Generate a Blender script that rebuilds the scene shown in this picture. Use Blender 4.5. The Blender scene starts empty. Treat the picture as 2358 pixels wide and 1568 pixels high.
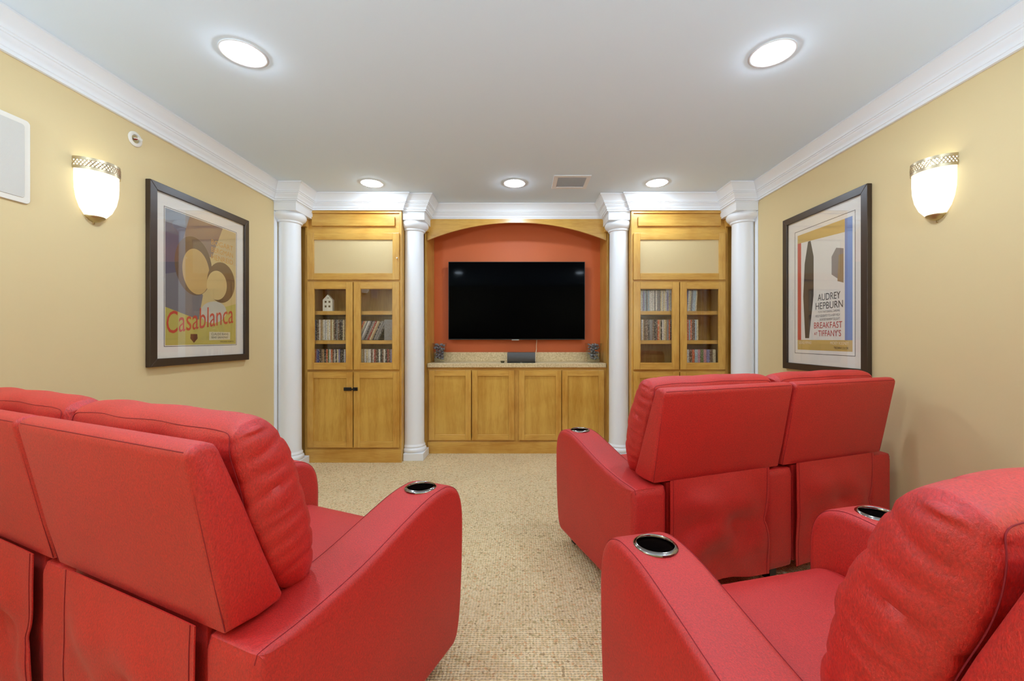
import bpy, bmesh, math, random
from mathutils import Vector, Matrix
random.seed(7)
R = random.Random(11)

# ------------------------------------------------------------------ camera, world, exposure
scene = bpy.context.scene
col = scene.collection
cam_data = bpy.data.cameras.new('camera')
cam_data.sensor_fit = 'HORIZONTAL'; cam_data.sensor_width = 36.0
cam_data.lens = 940.0 / 2358.0 * 36.0
cam_data.shift_x = -22.0 / 2358.0; cam_data.shift_y = -6.0 / 2358.0
cam_data.clip_start = 0.02
cam = bpy.data.objects.new('camera', cam_data); col.objects.link(cam)
cam.location = (0.047, 0.0, 1.137); cam.rotation_euler = (math.radians(90), 0, 0)
scene.camera = cam
world = bpy.data.worlds.new('world'); scene.world = world; world.use_nodes = True
world.node_tree.nodes['Background'].inputs[0].default_value = (0.9, 0.92, 1.0, 1)
world.node_tree.nodes['Background'].inputs[1].default_value = 0.3
vs = scene.view_settings
vs.view_transform = 'Standard'; vs.look = 'None'; vs.gamma = 1.0; vs.use_curve_mapping = False
vs.exposure = 0.2
LAMP = 142.0        # radiance of the recessed lamp lenses
FILL_BULB = 1080.0       # radiance of the added fill lamps behind the camera
SCONCE = 1.05       # radiance of the sconce glass
scene.cycles.max_bounces = 7; scene.cycles.diffuse_bounces = 4; scene.cycles.glossy_bounces = 3; scene.cycles.caustics_reflective = False; scene.cycles.caustics_refractive = False
scene.cycles.sample_clamp_indirect = 6.0

# ------------------------------------------------------------------ dimensions (metres, room centre line at x = 0)
HW = 2.06; CEIL = 2.44; REAR = -1.7; FRONT = 4.35
CAB_Y = 3.73; ALC_Y = 4.025; OUT_F = 3.47; IN_F = 3.755

# ------------------------------------------------------------------ material helpers
def srgb(r, g, b):
    f = lambda c: (c/255/12.92) if c/255 <= 0.04045 else ((c/255+0.055)/1.055)**2.4
    return (f(r), f(g), f(b), 1.0)
def new_mat(name):
    m = bpy.data.materials.new(name); m.use_nodes = True
    nt = m.node_tree; b = nt.nodes['Principled BSDF']
    return m, nt, b
def N(nt, kind, **kw):
    n = nt.nodes.new(kind)
    for k, v in kw.items():
        if k in n.inputs: n.inputs[k].default_value = v
        else: setattr(n, k, v)
    return n
def plain(name, c, rough=0.5, metal=0.0, spec=0.5, bump=0.0, bscale=200, var=0.0, coat=0.0):
    m, nt, b = new_mat(name)
    b.inputs['Base Color'].default_value = c; b.inputs['Roughness'].default_value = rough
    b.inputs['Metallic'].default_value = metal; b.inputs['Specular IOR Level'].default_value = spec
    b.inputs['Coat Weight'].default_value = coat
    tc = N(nt, 'ShaderNodeTexCoord')
    if bump > 0:
        n = N(nt, 'ShaderNodeTexNoise', Scale=bscale, Detail=4.0)
        bp = N(nt, 'ShaderNodeBump', Strength=bump, Distance=0.002)
        nt.links.new(tc.outputs['Object'], n.inputs['Vector']); nt.links.new(n.outputs['Fac'], bp.inputs['Height'])
        nt.links.new(bp.outputs['Normal'], b.inputs['Normal'])
    if var > 0:
        n = N(nt, 'ShaderNodeTexNoise', Scale=2.5, Detail=3.0)
        mx = N(nt, 'ShaderNodeMix', data_type='RGBA')
        mx.inputs['A'].default_value = c; mx.inputs['B'].default_value = tuple(x*(1-var) for x in c[:3])+(1,)
        nt.links.new(tc.outputs['Object'], n.inputs['Vector']); nt.links.new(n.outputs['Fac'], mx.inputs['Factor'])
        nt.links.new(mx.outputs['Result'], b.inputs['Base Color'])
    return m
def wood(name, axis, c1, c2, rough=0.32):
    m, nt, b = new_mat(name)
    tc = N(nt, 'ShaderNodeTexCoord'); mp = N(nt, 'ShaderNodeMapping')
    sc = [9.0, 9.0, 9.0]; sc['xyz'.index(axis)] = 0.9
    mp.inputs['Scale'].default_value = sc
    nt.links.new(tc.outputs['Object'], mp.inputs['Vector'])
    n1 = N(nt, 'ShaderNodeTexNoise', Scale=1.4, Detail=6.0, Roughness=0.62, Distortion=0.6)
    n2 = N(nt, 'ShaderNodeTexNoise', Scale=14.0, Detail=4.0, Roughness=0.6)
    n3 = N(nt, 'ShaderNodeTexNoise', Scale=3.2, Detail=3.0, Distortion=0.4)
    nt.links.new(mp.outputs['Vector'], n1.inputs['Vector']); nt.links.new(mp.outputs['Vector'], n2.inputs['Vector'])
    nt.links.new(tc.outputs['Object'], n3.inputs['Vector'])
    a = N(nt, 'ShaderNodeMath', operation='MULTIPLY'); a.inputs[1].default_value = 0.45
    nt.links.new(n1.outputs['Fac'], a.inputs[0])
    a2 = N(nt, 'ShaderNodeMath', operation='MULTIPLY_ADD'); a2.inputs[1].default_value = 0.22
    nt.links.new(n2.outputs['Fac'], a2.inputs[0]); nt.links.new(a.outputs[0], a2.inputs[2])
    a3 = N(nt, 'ShaderNodeMath', operation='MULTIPLY_ADD'); a3.inputs[1].default_value = 0.33
    nt.links.new(n3.outputs['Fac'], a3.inputs[0]); nt.links.new(a2.outputs[0], a3.inputs[2])
    r = N(nt, 'ShaderNodeValToRGB')
    r.color_ramp.elements[0].position = 0.36; r.color_ramp.elements[0].color = c2
    r.color_ramp.elements[1].position = 0.58; r.color_ramp.elements[1].color = c1
    nt.links.new(a3.outputs[0], r.inputs['Fac']); nt.links.new(r.outputs['Color'], b.inputs['Base Color'])
    b.inputs['Roughness'].default_value = rough
    b.inputs['Coat Weight'].default_value = 0.25; b.inputs['Coat Roughness'].default_value = 0.22
    bp = N(nt, 'ShaderNodeBump', Strength=0.06, Distance=0.001)
    nt.links.new(n2.outputs['Fac'], bp.inputs['Height']); nt.links.new(bp.outputs['Normal'], b.inputs['Normal'])
    return m
def emit(name, c, s):
    m, nt, b = new_mat(name)
    b.inputs['Base Color'].default_value = (0.8, 0.8, 0.78, 1); b.inputs['Roughness'].default_value = 0.4
    b.inputs['Emission Color'].default_value = c; b.inputs['Emission Strength'].default_value = s
    return m
def thin_glass(name, tint=(1, 1, 1, 1), ior=1.5, rough=0.0):
    m = bpy.data.materials.new(name); m.use_nodes = True; nt = m.node_tree
    nt.nodes.remove(nt.nodes['Principled BSDF'])
    o = nt.nodes['Material Output']
    t = N(nt, 'ShaderNodeBsdfTransparent'); t.inputs[0].default_value = tint
    g = N(nt, 'ShaderNodeBsdfGlossy'); g.inputs['Roughness'].default_value = rough
    f = N(nt, 'ShaderNodeFresnel'); ge = N(nt, 'ShaderNodeNewGeometry')
    im = N(nt, 'ShaderNodeMapRange'); im.inputs['To Min'].default_value = ior; im.inputs['To Max'].default_value = 1.0/ior
    nt.links.new(ge.outputs['Backfacing'], im.inputs['Value']); nt.links.new(im.outputs[0], f.inputs['IOR'])
    mx = N(nt, 'ShaderNodeMixShader')
    nt.links.new(f.outputs[0], mx.inputs[0]); nt.links.new(t.outputs[0], mx.inputs[1]); nt.links.new(g.outputs[0], mx.inputs[2])
    nt.links.new(mx.outputs[0], o.inputs['Surface'])
    return m

M = {}
M['wall'] = plain('wall_paint', srgb(222, 199, 150), 0.75, bump=0.12, bscale=90, var=0.04)
M['ceiling'] = plain('ceiling_paint', srgb(228, 240, 250), 0.9, bump=0.06, bscale=120)
M['white'] = plain('white_trim_paint', srgb(240, 241, 243), 0.35, bump=0.03, bscale=40)
M['orange'] = plain('terracotta_paint', srgb(222, 110, 54), 0.55, bump=0.1, bscale=90, var=0.05)
M['wood_z'] = wood('maple_vertical', 'z', srgb(218, 170, 82), srgb(184, 126, 42))
M['wood_x'] = wood('maple_horizontal', 'x', srgb(218, 170, 82), srgb(184, 126, 42))
M['wood_panel'] = wood('maple_panel', 'z', srgb(214, 168, 78), srgb(182, 128, 42))
M['cloth'] = plain('speaker_cloth', srgb(214, 190, 142), 0.9, bump=0.5, bscale=350)
M['counter'] = None
M['black'] = plain('black_plastic', srgb(14, 14, 15), 0.35)
M['screen'] = plain('tv_screen', srgb(1, 1, 2), 0.06, spec=0.02)
M['frame'] = plain('espresso_frame', srgb(58, 44, 33), 0.35, bump=0.05, bscale=120)
M['mat'] = plain('mat_board', srgb(236, 228, 216), 0.9)
M['line'] = plain('mat_line', srgb(60, 52, 46), 0.7)
M['chrome'] = plain('chrome', srgb(150, 146, 144), 0.12, metal=1.0)
M['cup'] = plain('cup_inside', srgb(22, 14, 13), 0.25, spec=0.4)
M['brass'] = plain('antique_nickel', srgb(196, 180, 150), 0.35, metal=1.0)
M['brass_dark'] = plain('aged_brass', srgb(196, 178, 134), 0.4, metal=1.0)
M['lens'] = emit('lamp_lens', (0.80, 0.97, 1.16, 1), LAMP)
M['lens_dim'] = emit('lamp_lens_dimmed', (0.80, 0.97, 1.16, 1), LAMP*0.62)
M['shade'] = emit('sconce_glass', (1.0, 0.95, 0.74, 1), SCONCE)
M['bulb'] = emit('bulb_glass', (0.74, 0.98, 1.24, 1), FILL_BULB)
M['glass'] = thin_glass('clear_glass')
M['vase'] = thin_glass('vase_glass', (0.93, 0.95, 0.94, 1), 1.35)
M['stone'] = plain('river_stone', srgb(150, 147, 152), 0.35, bump=0.1, bscale=80, var=0.3)
M['grille'] = plain('speaker_grille', srgb(206, 200, 190), 0.8, bump=0.4, bscale=500)
M['plastic'] = plain('white_plastic', srgb(228, 220, 206), 0.45)
M['dark_grille'] = plain('charcoal_cloth', srgb(72, 70, 68), 0.6, bump=0.3, bscale=600)
M['ivory'] = plain('painted_house', srgb(240, 232, 208), 0.6)
M['hole'] = plain('house_window', srgb(120, 96, 54), 0.8)
M['red_bulb'] = plain('red_bulb', srgb(150, 20, 12), 0.2)
M['cord'] = plain('cream_cord', srgb(225, 200, 165), 0.5)
M['vent_slat'] = plain('vent_slat', srgb(244, 244, 244), 0.5)
M['vent_dark'] = plain('vent_inside', srgb(205, 202, 200), 0.9)
M['silver'] = plain('silver_mark', srgb(180, 180, 182), 0.3, metal=0.8)
M['sensor'] = plain('bronze_plastic', srgb(70, 62, 34), 0.35)

def fabric_material():
    m, nt, b = new_mat('red_upholstery')
    tc = N(nt, 'ShaderNodeTexCoord')
    n = N(nt, 'ShaderNodeTexNoise', Scale=330.0, Detail=3.0, Roughness=0.7)
    mp = N(nt, 'ShaderNodeMapping'); mp.inputs['Scale'].default_value = (1.0, 1.0, 0.55); mp.inputs['Rotation'].default_value = (0.5, 0.6, 0.4)
    nt.links.new(tc.outputs['Object'], mp.inputs['Vector']); nt.links.new(mp.outputs['Vector'], n.inputs['Vector'])
    n2 = N(nt, 'ShaderNodeTexNoise', Scale=6.0, Detail=3.0)
    nt.links.new(tc.outputs['Object'], n2.inputs['Vector'])
    r = N(nt, 'ShaderNodeValToRGB')
    r.color_ramp.elements[0].position = 0.22; r.color_ramp.elements[0].color = srgb(160, 5, 4)
    r.color_ramp.elements[1].position = 0.78; r.color_ramp.elements[1].color = srgb(234, 27, 19)
    nt.links.new(n.outputs['Fac'], r.inputs['Fac'])
    mx = N(nt, 'ShaderNodeMix', data_type='RGBA', blend_type='MULTIPLY'); mx.inputs['Factor'].default_value = 0.2
    nt.links.new(r.outputs['Color'], mx.inputs['A']); nt.links.new(n2.outputs['Fac'], mx.inputs['B'])
    nt.links.new(mx.outputs['Result'], b.inputs['Base Color'])
    b.inputs['Roughness'].default_value = 0.55; b.inputs['Specular IOR Level'].default_value = 0.85
    b.inputs['Sheen Weight'].default_value = 0.05; b.inputs['Sheen Roughness'].default_value = 0.4
    b.inputs['Sheen Tint'].default_value = (1.0, 0.62, 0.56, 1)
    bp = N(nt, 'ShaderNodeBump', Strength=0.6, Distance=0.002)
    nt.links.new(n.outputs['Fac'], bp.inputs['Height']); nt.links.new(bp.outputs['Normal'], b.inputs['Normal'])
    return m
M['fabric'] = fabric_material()
M['seam'] = plain('seam_thread', srgb(138, 18, 30), 0.8)

def carpet_material():
    m, nt, b = new_mat('berber_carpet')
    tc = N(nt, 'ShaderNodeTexCoord')
    sx = N(nt, 'ShaderNodeSeparateXYZ'); nt.links.new(tc.outputs['Object'], sx.inputs[0])
    wob = N(nt, 'ShaderNodeTexNoise', Scale=60.0, Detail=1.0); nt.links.new(tc.outputs['Object'], wob.inputs['Vector'])
    def rows(axis, pitch, jitter):
        a = N(nt, 'ShaderNodeMath', operation='MULTIPLY_ADD'); a.inputs[1].default_value = 2*math.pi/pitch
        w = N(nt, 'ShaderNodeMath', operation='MULTIPLY'); w.inputs[1].default_value = jitter
        nt.links.new(wob.outputs['Fac'], w.inputs[0]); nt.links.new(w.outputs[0], a.inputs[2])
        nt.links.new(sx.outputs[axis], a.inputs[0])
        s = N(nt, 'ShaderNodeMath', operation='SINE'); nt.links.new(a.outputs[0], s.inputs[0])
        return s
    ry = rows('Y', 0.0105, 2.0); rx = rows('X', 0.0125, 7.0)
    h = N(nt, 'ShaderNodeMath', operation='MULTIPLY_ADD'); h.inputs[1].default_value = 0.55
    nt.links.new(rx.outputs[0], h.inputs[0]); nt.links.new(ry.outputs[0], h.inputs[2])
    vo = N(nt, 'ShaderNodeTexVoronoi', Scale=110.0); nt.links.new(tc.outputs['Object'], vo.inputs['Vector'])
    sp = N(nt, 'ShaderNodeSeparateColor'); nt.links.new(vo.outputs['Color'], sp.inputs[0])
    r = N(nt, 'ShaderNodeValToRGB'); cr = r.color_ramp; cr.interpolation = 'CONSTANT'
    cols = [(0.0, srgb(238, 210, 164)), (0.3, srgb(246, 222, 178)), (0.55, srgb(228, 198, 148)), (0.75, srgb(244, 216, 170)), (0.89, srgb(232, 186, 136)), (0.945, srgb(206, 180, 130)), (0.98, srgb(192, 160, 118))]
    cr.elements[0].color = cols[0][1]; cr.elements[0].position = 0.0
    cr.elements[1].color = cols[1][1]; cr.elements[1].position = cols[1][0]
    for p, c in cols[2:]:
        e = cr.elements.new(p); e.color = c
    nt.links.new(sp.outputs[0], r.inputs['Fac'])
    mr = N(nt, 'ShaderNodeMapRange'); mr.inputs['From Min'].default_value = -1.5; mr.inputs['From Max'].default_value = 0.4
    mr.inputs['To Min'].default_value = 0.62; mr.inputs['To Max'].default_value = 1.0
    nt.links.new(h.outputs[0], mr.inputs['Value'])
    big = N(nt, 'ShaderNodeTexNoise', Scale=2.2, Detail=4.0); nt.links.new(tc.outputs['Object'], big.inputs['Vector'])
    br = N(nt, 'ShaderNodeMapRange'); br.inputs['To Min'].default_value = 0.98; br.inputs['To Max'].default_value = 1.22
    nt.links.new(big.outputs['Fac'], br.inputs['Value'])
    pr = N(nt, 'ShaderNodeMath', operation='MULTIPLY'); nt.links.new(mr.outputs[0], pr.inputs[0]); nt.links.new(br.outputs[0], pr.inputs[1])
    mx = N(nt, 'ShaderNodeMix', data_type='RGBA', blend_type='MULTIPLY'); mx.inputs['Factor'].default_value = 1.0
    cb = N(nt, 'ShaderNodeCombineColor')
    for i in range(3): nt.links.new(pr.outputs[0], cb.inputs[i])
    nt.links.new(r.outputs['Color'], mx.inputs['A']); nt.links.new(cb.outputs[0], mx.inputs['B'])
    nt.links.new(mx.outputs['Result'], b.inputs['Base Color'])
    b.inputs['Roughness'].default_value = 0.95; b.inputs['Specular IOR Level'].default_value = 0.1
    bp = N(nt, 'ShaderNodeBump', Strength=0.7, Distance=0.003)
    nt.links.new(h.outputs[0], bp.inputs['Height']); nt.links.new(bp.outputs['Normal'], b.inputs['Normal'])
    return m
M['carpet'] = carpet_material()
def counter_material():
    m, nt, b = new_mat('speckled_laminate')
    tc = N(nt, 'ShaderNodeTexCoord')
    n = N(nt, 'ShaderNodeTexNoise', Scale=70.0, Detail=5.0, Roughness=0.7); nt.links.new(tc.outputs['Object'], n.inputs['Vector'])
    r = N(nt, 'ShaderNodeValToRGB')
    r.color_ramp.elements[0].position = 0.35; r.color_ramp.elements[0].color = srgb(190, 164, 118)
    r.color_ramp.elements[1].position = 0.62; r.color_ramp.elements[1].color = srgb(230, 208, 166)
    nt.links.new(n.outputs['Fac'], r.inputs['Fac']); nt.links.new(r.outputs['Color'], b.inputs['Base Color'])
    b.inputs['Roughness'].default_value = 0.3
    return m
M['counter'] = counter_material()
def spine_material():
    m, nt, b = new_mat('printed_spine')
    oi = N(nt, 'ShaderNodeObjectInfo'); tc = N(nt, 'ShaderNodeTexCoord')
    mp = N(nt, 'ShaderNodeMapping'); mp.inputs['Scale'].default_value = (160, 1, 95)
    cb = N(nt, 'ShaderNodeCombineXYZ')
    ml = N(nt, 'ShaderNodeMath', operation='MULTIPLY'); ml.inputs[1].default_value = 37.0
    nt.links.new(oi.outputs['Random'], ml.inputs[0])
    for i in range(3): nt.links.new(ml.outputs[0], cb.inputs[i])
    ad = N(nt, 'ShaderNodeVectorMath', operation='ADD')
    nt.links.new(tc.outputs['Object'], mp.inputs['Vector']); nt.links.new(mp.outputs['Vector'], ad.inputs[0]); nt.links.new(cb.outputs[0], ad.inputs[1])
    n = N(nt, 'ShaderNodeTexNoise', Scale=1.0, Detail=2.0); nt.links.new(ad.outputs[0], n.inputs['Vector'])
    r = N(nt, 'ShaderNodeValToRGB'); r.color_ramp.interpolation = 'CONSTANT'
    e = r.color_ramp.elements; e[0].position = 0; e[0].color = (0, 0, 0, 1); e[1].position = 0.56; e[1].color = (1, 1, 1, 1)
    nt.links.new(n.outputs['Fac'], r.inputs['Fac'])
    # contrasting print: dark on pale cases, pale on dark ones
    bw = N(nt, 'ShaderNodeRGBToBW'); nt.links.new(oi.outputs['Color'], bw.inputs[0])
    gt = N(nt, 'ShaderNodeMath', operation='GREATER_THAN'); gt.inputs[1].default_value = 0.25; nt.links.new(bw.outputs[0], gt.inputs[0])
    pc = N(nt, 'ShaderNodeMix', data_type='RGBA'); pc.inputs['A'].default_value = srgb(226, 214, 190); pc.inputs['B'].default_value = srgb(110, 84, 70)
    nt.links.new(gt.outputs[0], pc.inputs['Factor'])
    fm = N(nt, 'ShaderNodeMath', operation='MULTIPLY'); fm.inputs[1].default_value = 0.5; nt.links.new(r.outputs['Color'], fm.inputs[0])
    mx = N(nt, 'ShaderNodeMix', data_type='RGBA')
    nt.links.new(fm.outputs[0], mx.inputs['Factor']); nt.links.new(oi.outputs['Color'], mx.inputs['A']); nt.links.new(pc.outputs['Result'], mx.inputs['B'])
    nt.links.new(mx.outputs['Result'], b.inputs['Base Color']); b.inputs['Roughness'].default_value = 0.3
    return m
M['spine'] = spine_material()

# ------------------------------------------------------------------ object helpers
ORG = {}
def tag(o, label=None, cat=None, group=None, kind=None):
    if label: o['label'] = label
    if cat: o['category'] = cat
    if group: o['group'] = group
    if kind: o['kind'] = kind
    return o
def thing(name, loc, label, cat, group=None, rotz=0.0):
    o = bpy.data.objects.new(name, None); col.objects.link(o)
    o.empty_display_size = 0.1
    o.location = loc; o.rotation_euler = (0, 0, rotz)
    ORG[o.name] = Vector(loc)
    return tag(o, label, cat, group)
class MB:
    def __init__(s): s.v = []; s.f = []; s.mi = []; s.cur = 0
    def add(s, vs_, fs):
        b = len(s.v); s.v += [tuple(v) for v in vs_]
        for f in fs: s.f.append([b+i for i in f]); s.mi.append(s.cur)
        return s
    def box(s, x0, x1, y0, y1, z0, z1):
        x0, x1 = min(x0, x1), max(x0, x1)
        return s.add([(x0,y0,z0),(x1,y0,z0),(x1,y1,z0),(x0,y1,z0),(x0,y0,z1),(x1,y0,z1),(x1,y1,z1),(x0,y1,z1)],
                     [(0,3,2,1),(4,5,6,7),(0,1,5,4),(1,2,6,5),(2,3,7,6),(3,0,4,7)])
    def prism(s, poly, fn, a, b):
        n = len(poly)
        s.add([fn(p[0], p[1], a) for p in poly]+[fn(p[0], p[1], b) for p in poly],
              [tuple(range(n))[::-1], tuple(range(n, 2*n))]+[(i, (i+1) % n, n+(i+1) % n, n+i) for i in range(n)])
        return s
    def lathe(s, prof, c, seg=32, axis='z', a0=0.0, a1=2*math.pi, sy=1.0):
        full = abs(a1-a0-2*math.pi) < 1e-6; m = seg if full else seg+1; n = len(prof); vs_ = []
        for k in range(m):
            a = a0+(a1-a0)*k/seg; ca, sa = math.cos(a), math.sin(a)*sy
            for r, h in prof:
                if axis == 'z': vs_.append((c[0]+r*ca, c[1]+r*sa, c[2]+h))
                elif axis == 'x': vs_.append((c[0]+h, c[1]+r*ca, c[2]+r*sa))
                else: vs_.append((c[0]+r*ca, c[1]+h, c[2]+r*sa))
        fs = []
        for k in range(seg):
            k2 = (k+1) % m
            for i in range(n-1): fs.append((k*n+i, k2*n+i, k2*n+i+1, k*n+i+1))
        return s.add(vs_, fs)
    def tube(s, path, r, seg=6, closed=False):
        path = [Vector(p) for p in path]; n = len(path); rings = []
        prev = None
        for i, p in enumerate(path):
            if closed: t = path[(i+1) % n]-path[i-1]
            else: t = path[min(i+1, n-1)]-path[max(i-1, 0)]
            t.normalize()
            if prev is None:
                up = Vector((0, 0, 1)) if abs(t.z) < 0.9 else Vector((1, 0, 0)); a = t.cross(up).normalized()
            else:
                a = (prev-t*prev.dot(t)).normalized()
            prev = a; b = t.cross(a)
            rings.append([p+a*(r*math.cos(2*math.pi*k/seg))+b*(r*math.sin(2*math.pi*k/seg)) for k in range(seg)])
        vs_ = [v for ring in rings for v in ring]; fs = []
        for i in range(n if closed else n-1):
            j = (i+1) % n
            for k in range(seg): fs.append((i*seg+k, i*seg+(k+1) % seg, j*seg+(k+1) % seg, j*seg+k))
        if not closed: fs += [tuple(range(seg))[::-1], tuple(range((n-1)*seg, n*seg))]
        return s.add(vs_, fs)
    def grid(s, fn, nu, nv, closed_u=False):
        vs_ = [fn(i, j) for i in range(nu) for j in range(nv)]; fs = []
        for i in range(nu if closed_u else nu-1):
            for j in range(nv-1):
                i2 = (i+1) % nu; fs.append((i*nv+j, i2*nv+j, i2*nv+j+1, i*nv+j+1))
        return s.add(vs_, fs)
    def mesh(s, name, mats, org=(0, 0, 0), smooth=None, weld=False):
        me = bpy.data.meshes.new(name)
        o = Vector(org)
        me.from_pydata([Vector(v)-o for v in s.v], [], s.f)
        for mt in (mats if isinstance(mats, (list, tuple)) else [mats]): me.materials.append(mt)
        me.polygons.foreach_set('material_index', s.mi)
        bm = bmesh.new(); bm.from_mesh(me)
        if weld: bmesh.ops.remove_doubles(bm, verts=bm.verts, dist=1e-5)
        bmesh.ops.recalc_face_normals(bm, faces=bm.faces)
        if all(len(e.link_faces) == 2 for e in bm.edges) and bm.calc_volume(signed=True) < 0: bmesh.ops.reverse_faces(bm, faces=bm.faces)
        bm.to_mesh(me); bm.free()
        if smooth is not None:
            me.polygons.foreach_set('use_smooth', [True]*len(me.polygons))
            me.set_sharp_from_angle(angle=math.radians(smooth))
        me.update()
        return me
    def build(s, name, mats, parent=None, smooth=None, bevel=0.0, local=False, weld=False):
        org = Vector((0, 0, 0))
        if parent is not None and not local: org = ORG.get(parent.name, Vector((0, 0, 0)))
        me = s.mesh(name, mats, org, smooth, weld)
        o = bpy.data.objects.new(name, me); col.objects.link(o)
        if parent is not None:
            o.parent = parent; ORG[o.name] = org
        if bevel > 0:
            b = o.modifiers.new('bevel', 'BEVEL'); b.width = bevel; b.segments = 2; b.limit_method = 'ANGLE'; b.angle_limit = math.radians(40)
        return o
def struct(o): o['kind'] = 'structure'; return o
def B(*a): return MB().box(*a)
def copy_tree(o, parent=None):
    c = o.copy(); col.objects.link(c); c.parent = parent
    if o.name in ORG: ORG[c.name] = ORG[o.name]
    for ch in list(o.children): copy_tree(ch, c)
    return c
ORD = ['first','second','third','fourth','fifth','sixth','seventh','eighth','ninth','tenth','eleventh','twelfth','thirteenth','fourteenth','fifteenth','sixteenth','seventeenth','eighteenth','nineteenth','twentieth','twenty-first','twenty-second','twenty-third','twenty-fourth','twenty-fifth','twenty-sixth']

# ------------------------------------------------------------------ the room
struct(B(-HW-0.1, HW+0.1, REAR-0.1, FRONT+0.1, -0.08, 0.0).build('floor', M['carpet']))
struct(B(-HW-0.1, HW+0.1, REAR-0.1, FRONT+0.1, CEIL, CEIL+0.08).build('ceiling', M['ceiling']))
struct(B(-HW-0.1, -HW, REAR-0.1, FRONT+0.1, 0, CEIL).build('wall_left', M['wall']))
struct(B(HW, HW+0.1, REAR-0.1, FRONT+0.1, 0, CEIL).build('wall_right', M['wall']))
struct(B(-HW, HW, REAR-0.1, REAR, 0, CEIL).build('wall_rear', M['wall']))
struct(B(-HW, HW, FRONT, FRONT+0.1, 0, CEIL).build('wall_front', M['orange']))

# crown moulding: one continuous mitred run, cut into pieces
CROWN = [(0.0,0.0),(0.092,0.0),(0.092,-0.010),(0.086,-0.013),(0.080,-0.022),(0.068,-0.036),(0.058,-0.052),(0.052,-0.064),(0.052,-0.070),(0.046,-0.072),(0.046,-0.080),(0.040,-0.082),
         (0.038,-0.090),(0.030,-0.100),(0.024,-0.108),(0.022,-0.118),(0.022,-0.124),(0.016,-0.126),(0.016,-0.140),(0.0,-0.140)]
half = [(-HW, REAR), (-HW, OUT_F), (-1.87, OUT_F), (-1.87, CAB_Y), (-1.047, CAB_Y), (-1.047, IN_F), (-0.847, IN_F), (-0.847, ALC_Y)]
PATH = half + [(-x, y) for x, y in half[::-1]]
def offset_path(path, d):
    out = []
    n = len(path)
    dirs = [(Vector(path[i+1])-Vector(path[i])).normalized() for i in range(n-1)]
    for i, p in enumerate(path):
        if i == 0: nn = Vector((dirs[0].y, -dirs[0].x)); out.append(Vector(p)+nn*d); continue
        if i == n-1: nn = Vector((dirs[-1].y, -dirs[-1].x)); out.append(Vector(p)+nn*d); continue
        n1 = Vector((dirs[i-1].y, -dirs[i-1].x)); n2 = Vector((dirs[i].y, -dirs[i].x))
        b = (n1+n2); b = b/(b.dot(n1)); out.append(Vector(p)+b*d)
    return out
OFFS = [offset_path(PATH, d) for d, h in CROWN]
def crown_piece(mb, i):
    n = len(CROWN)
    va = [(OFFS[k][i].x, OFFS[k][i].y, CEIL-0.0005+CROWN[k][1]) for k in range(n)]
    vb = [(OFFS[k][i+1].x, OFFS[k][i+1].y, CEIL-0.0005+CROWN[k][1]) for k in range(n)]
    mb.add(va+vb, [(k, (k+1) % n, n+(k+1) % n, n+k) for k in range(n)]+[tuple(range(n)), tuple(range(n, 2*n))])
    return mb
tr = 0
for i in (0, 14, 3, 11, 7):
    tr += 1
    struct(crown_piece(MB(), i).build('trim_%d' % tr, M['white'], smooth=35))

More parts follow.
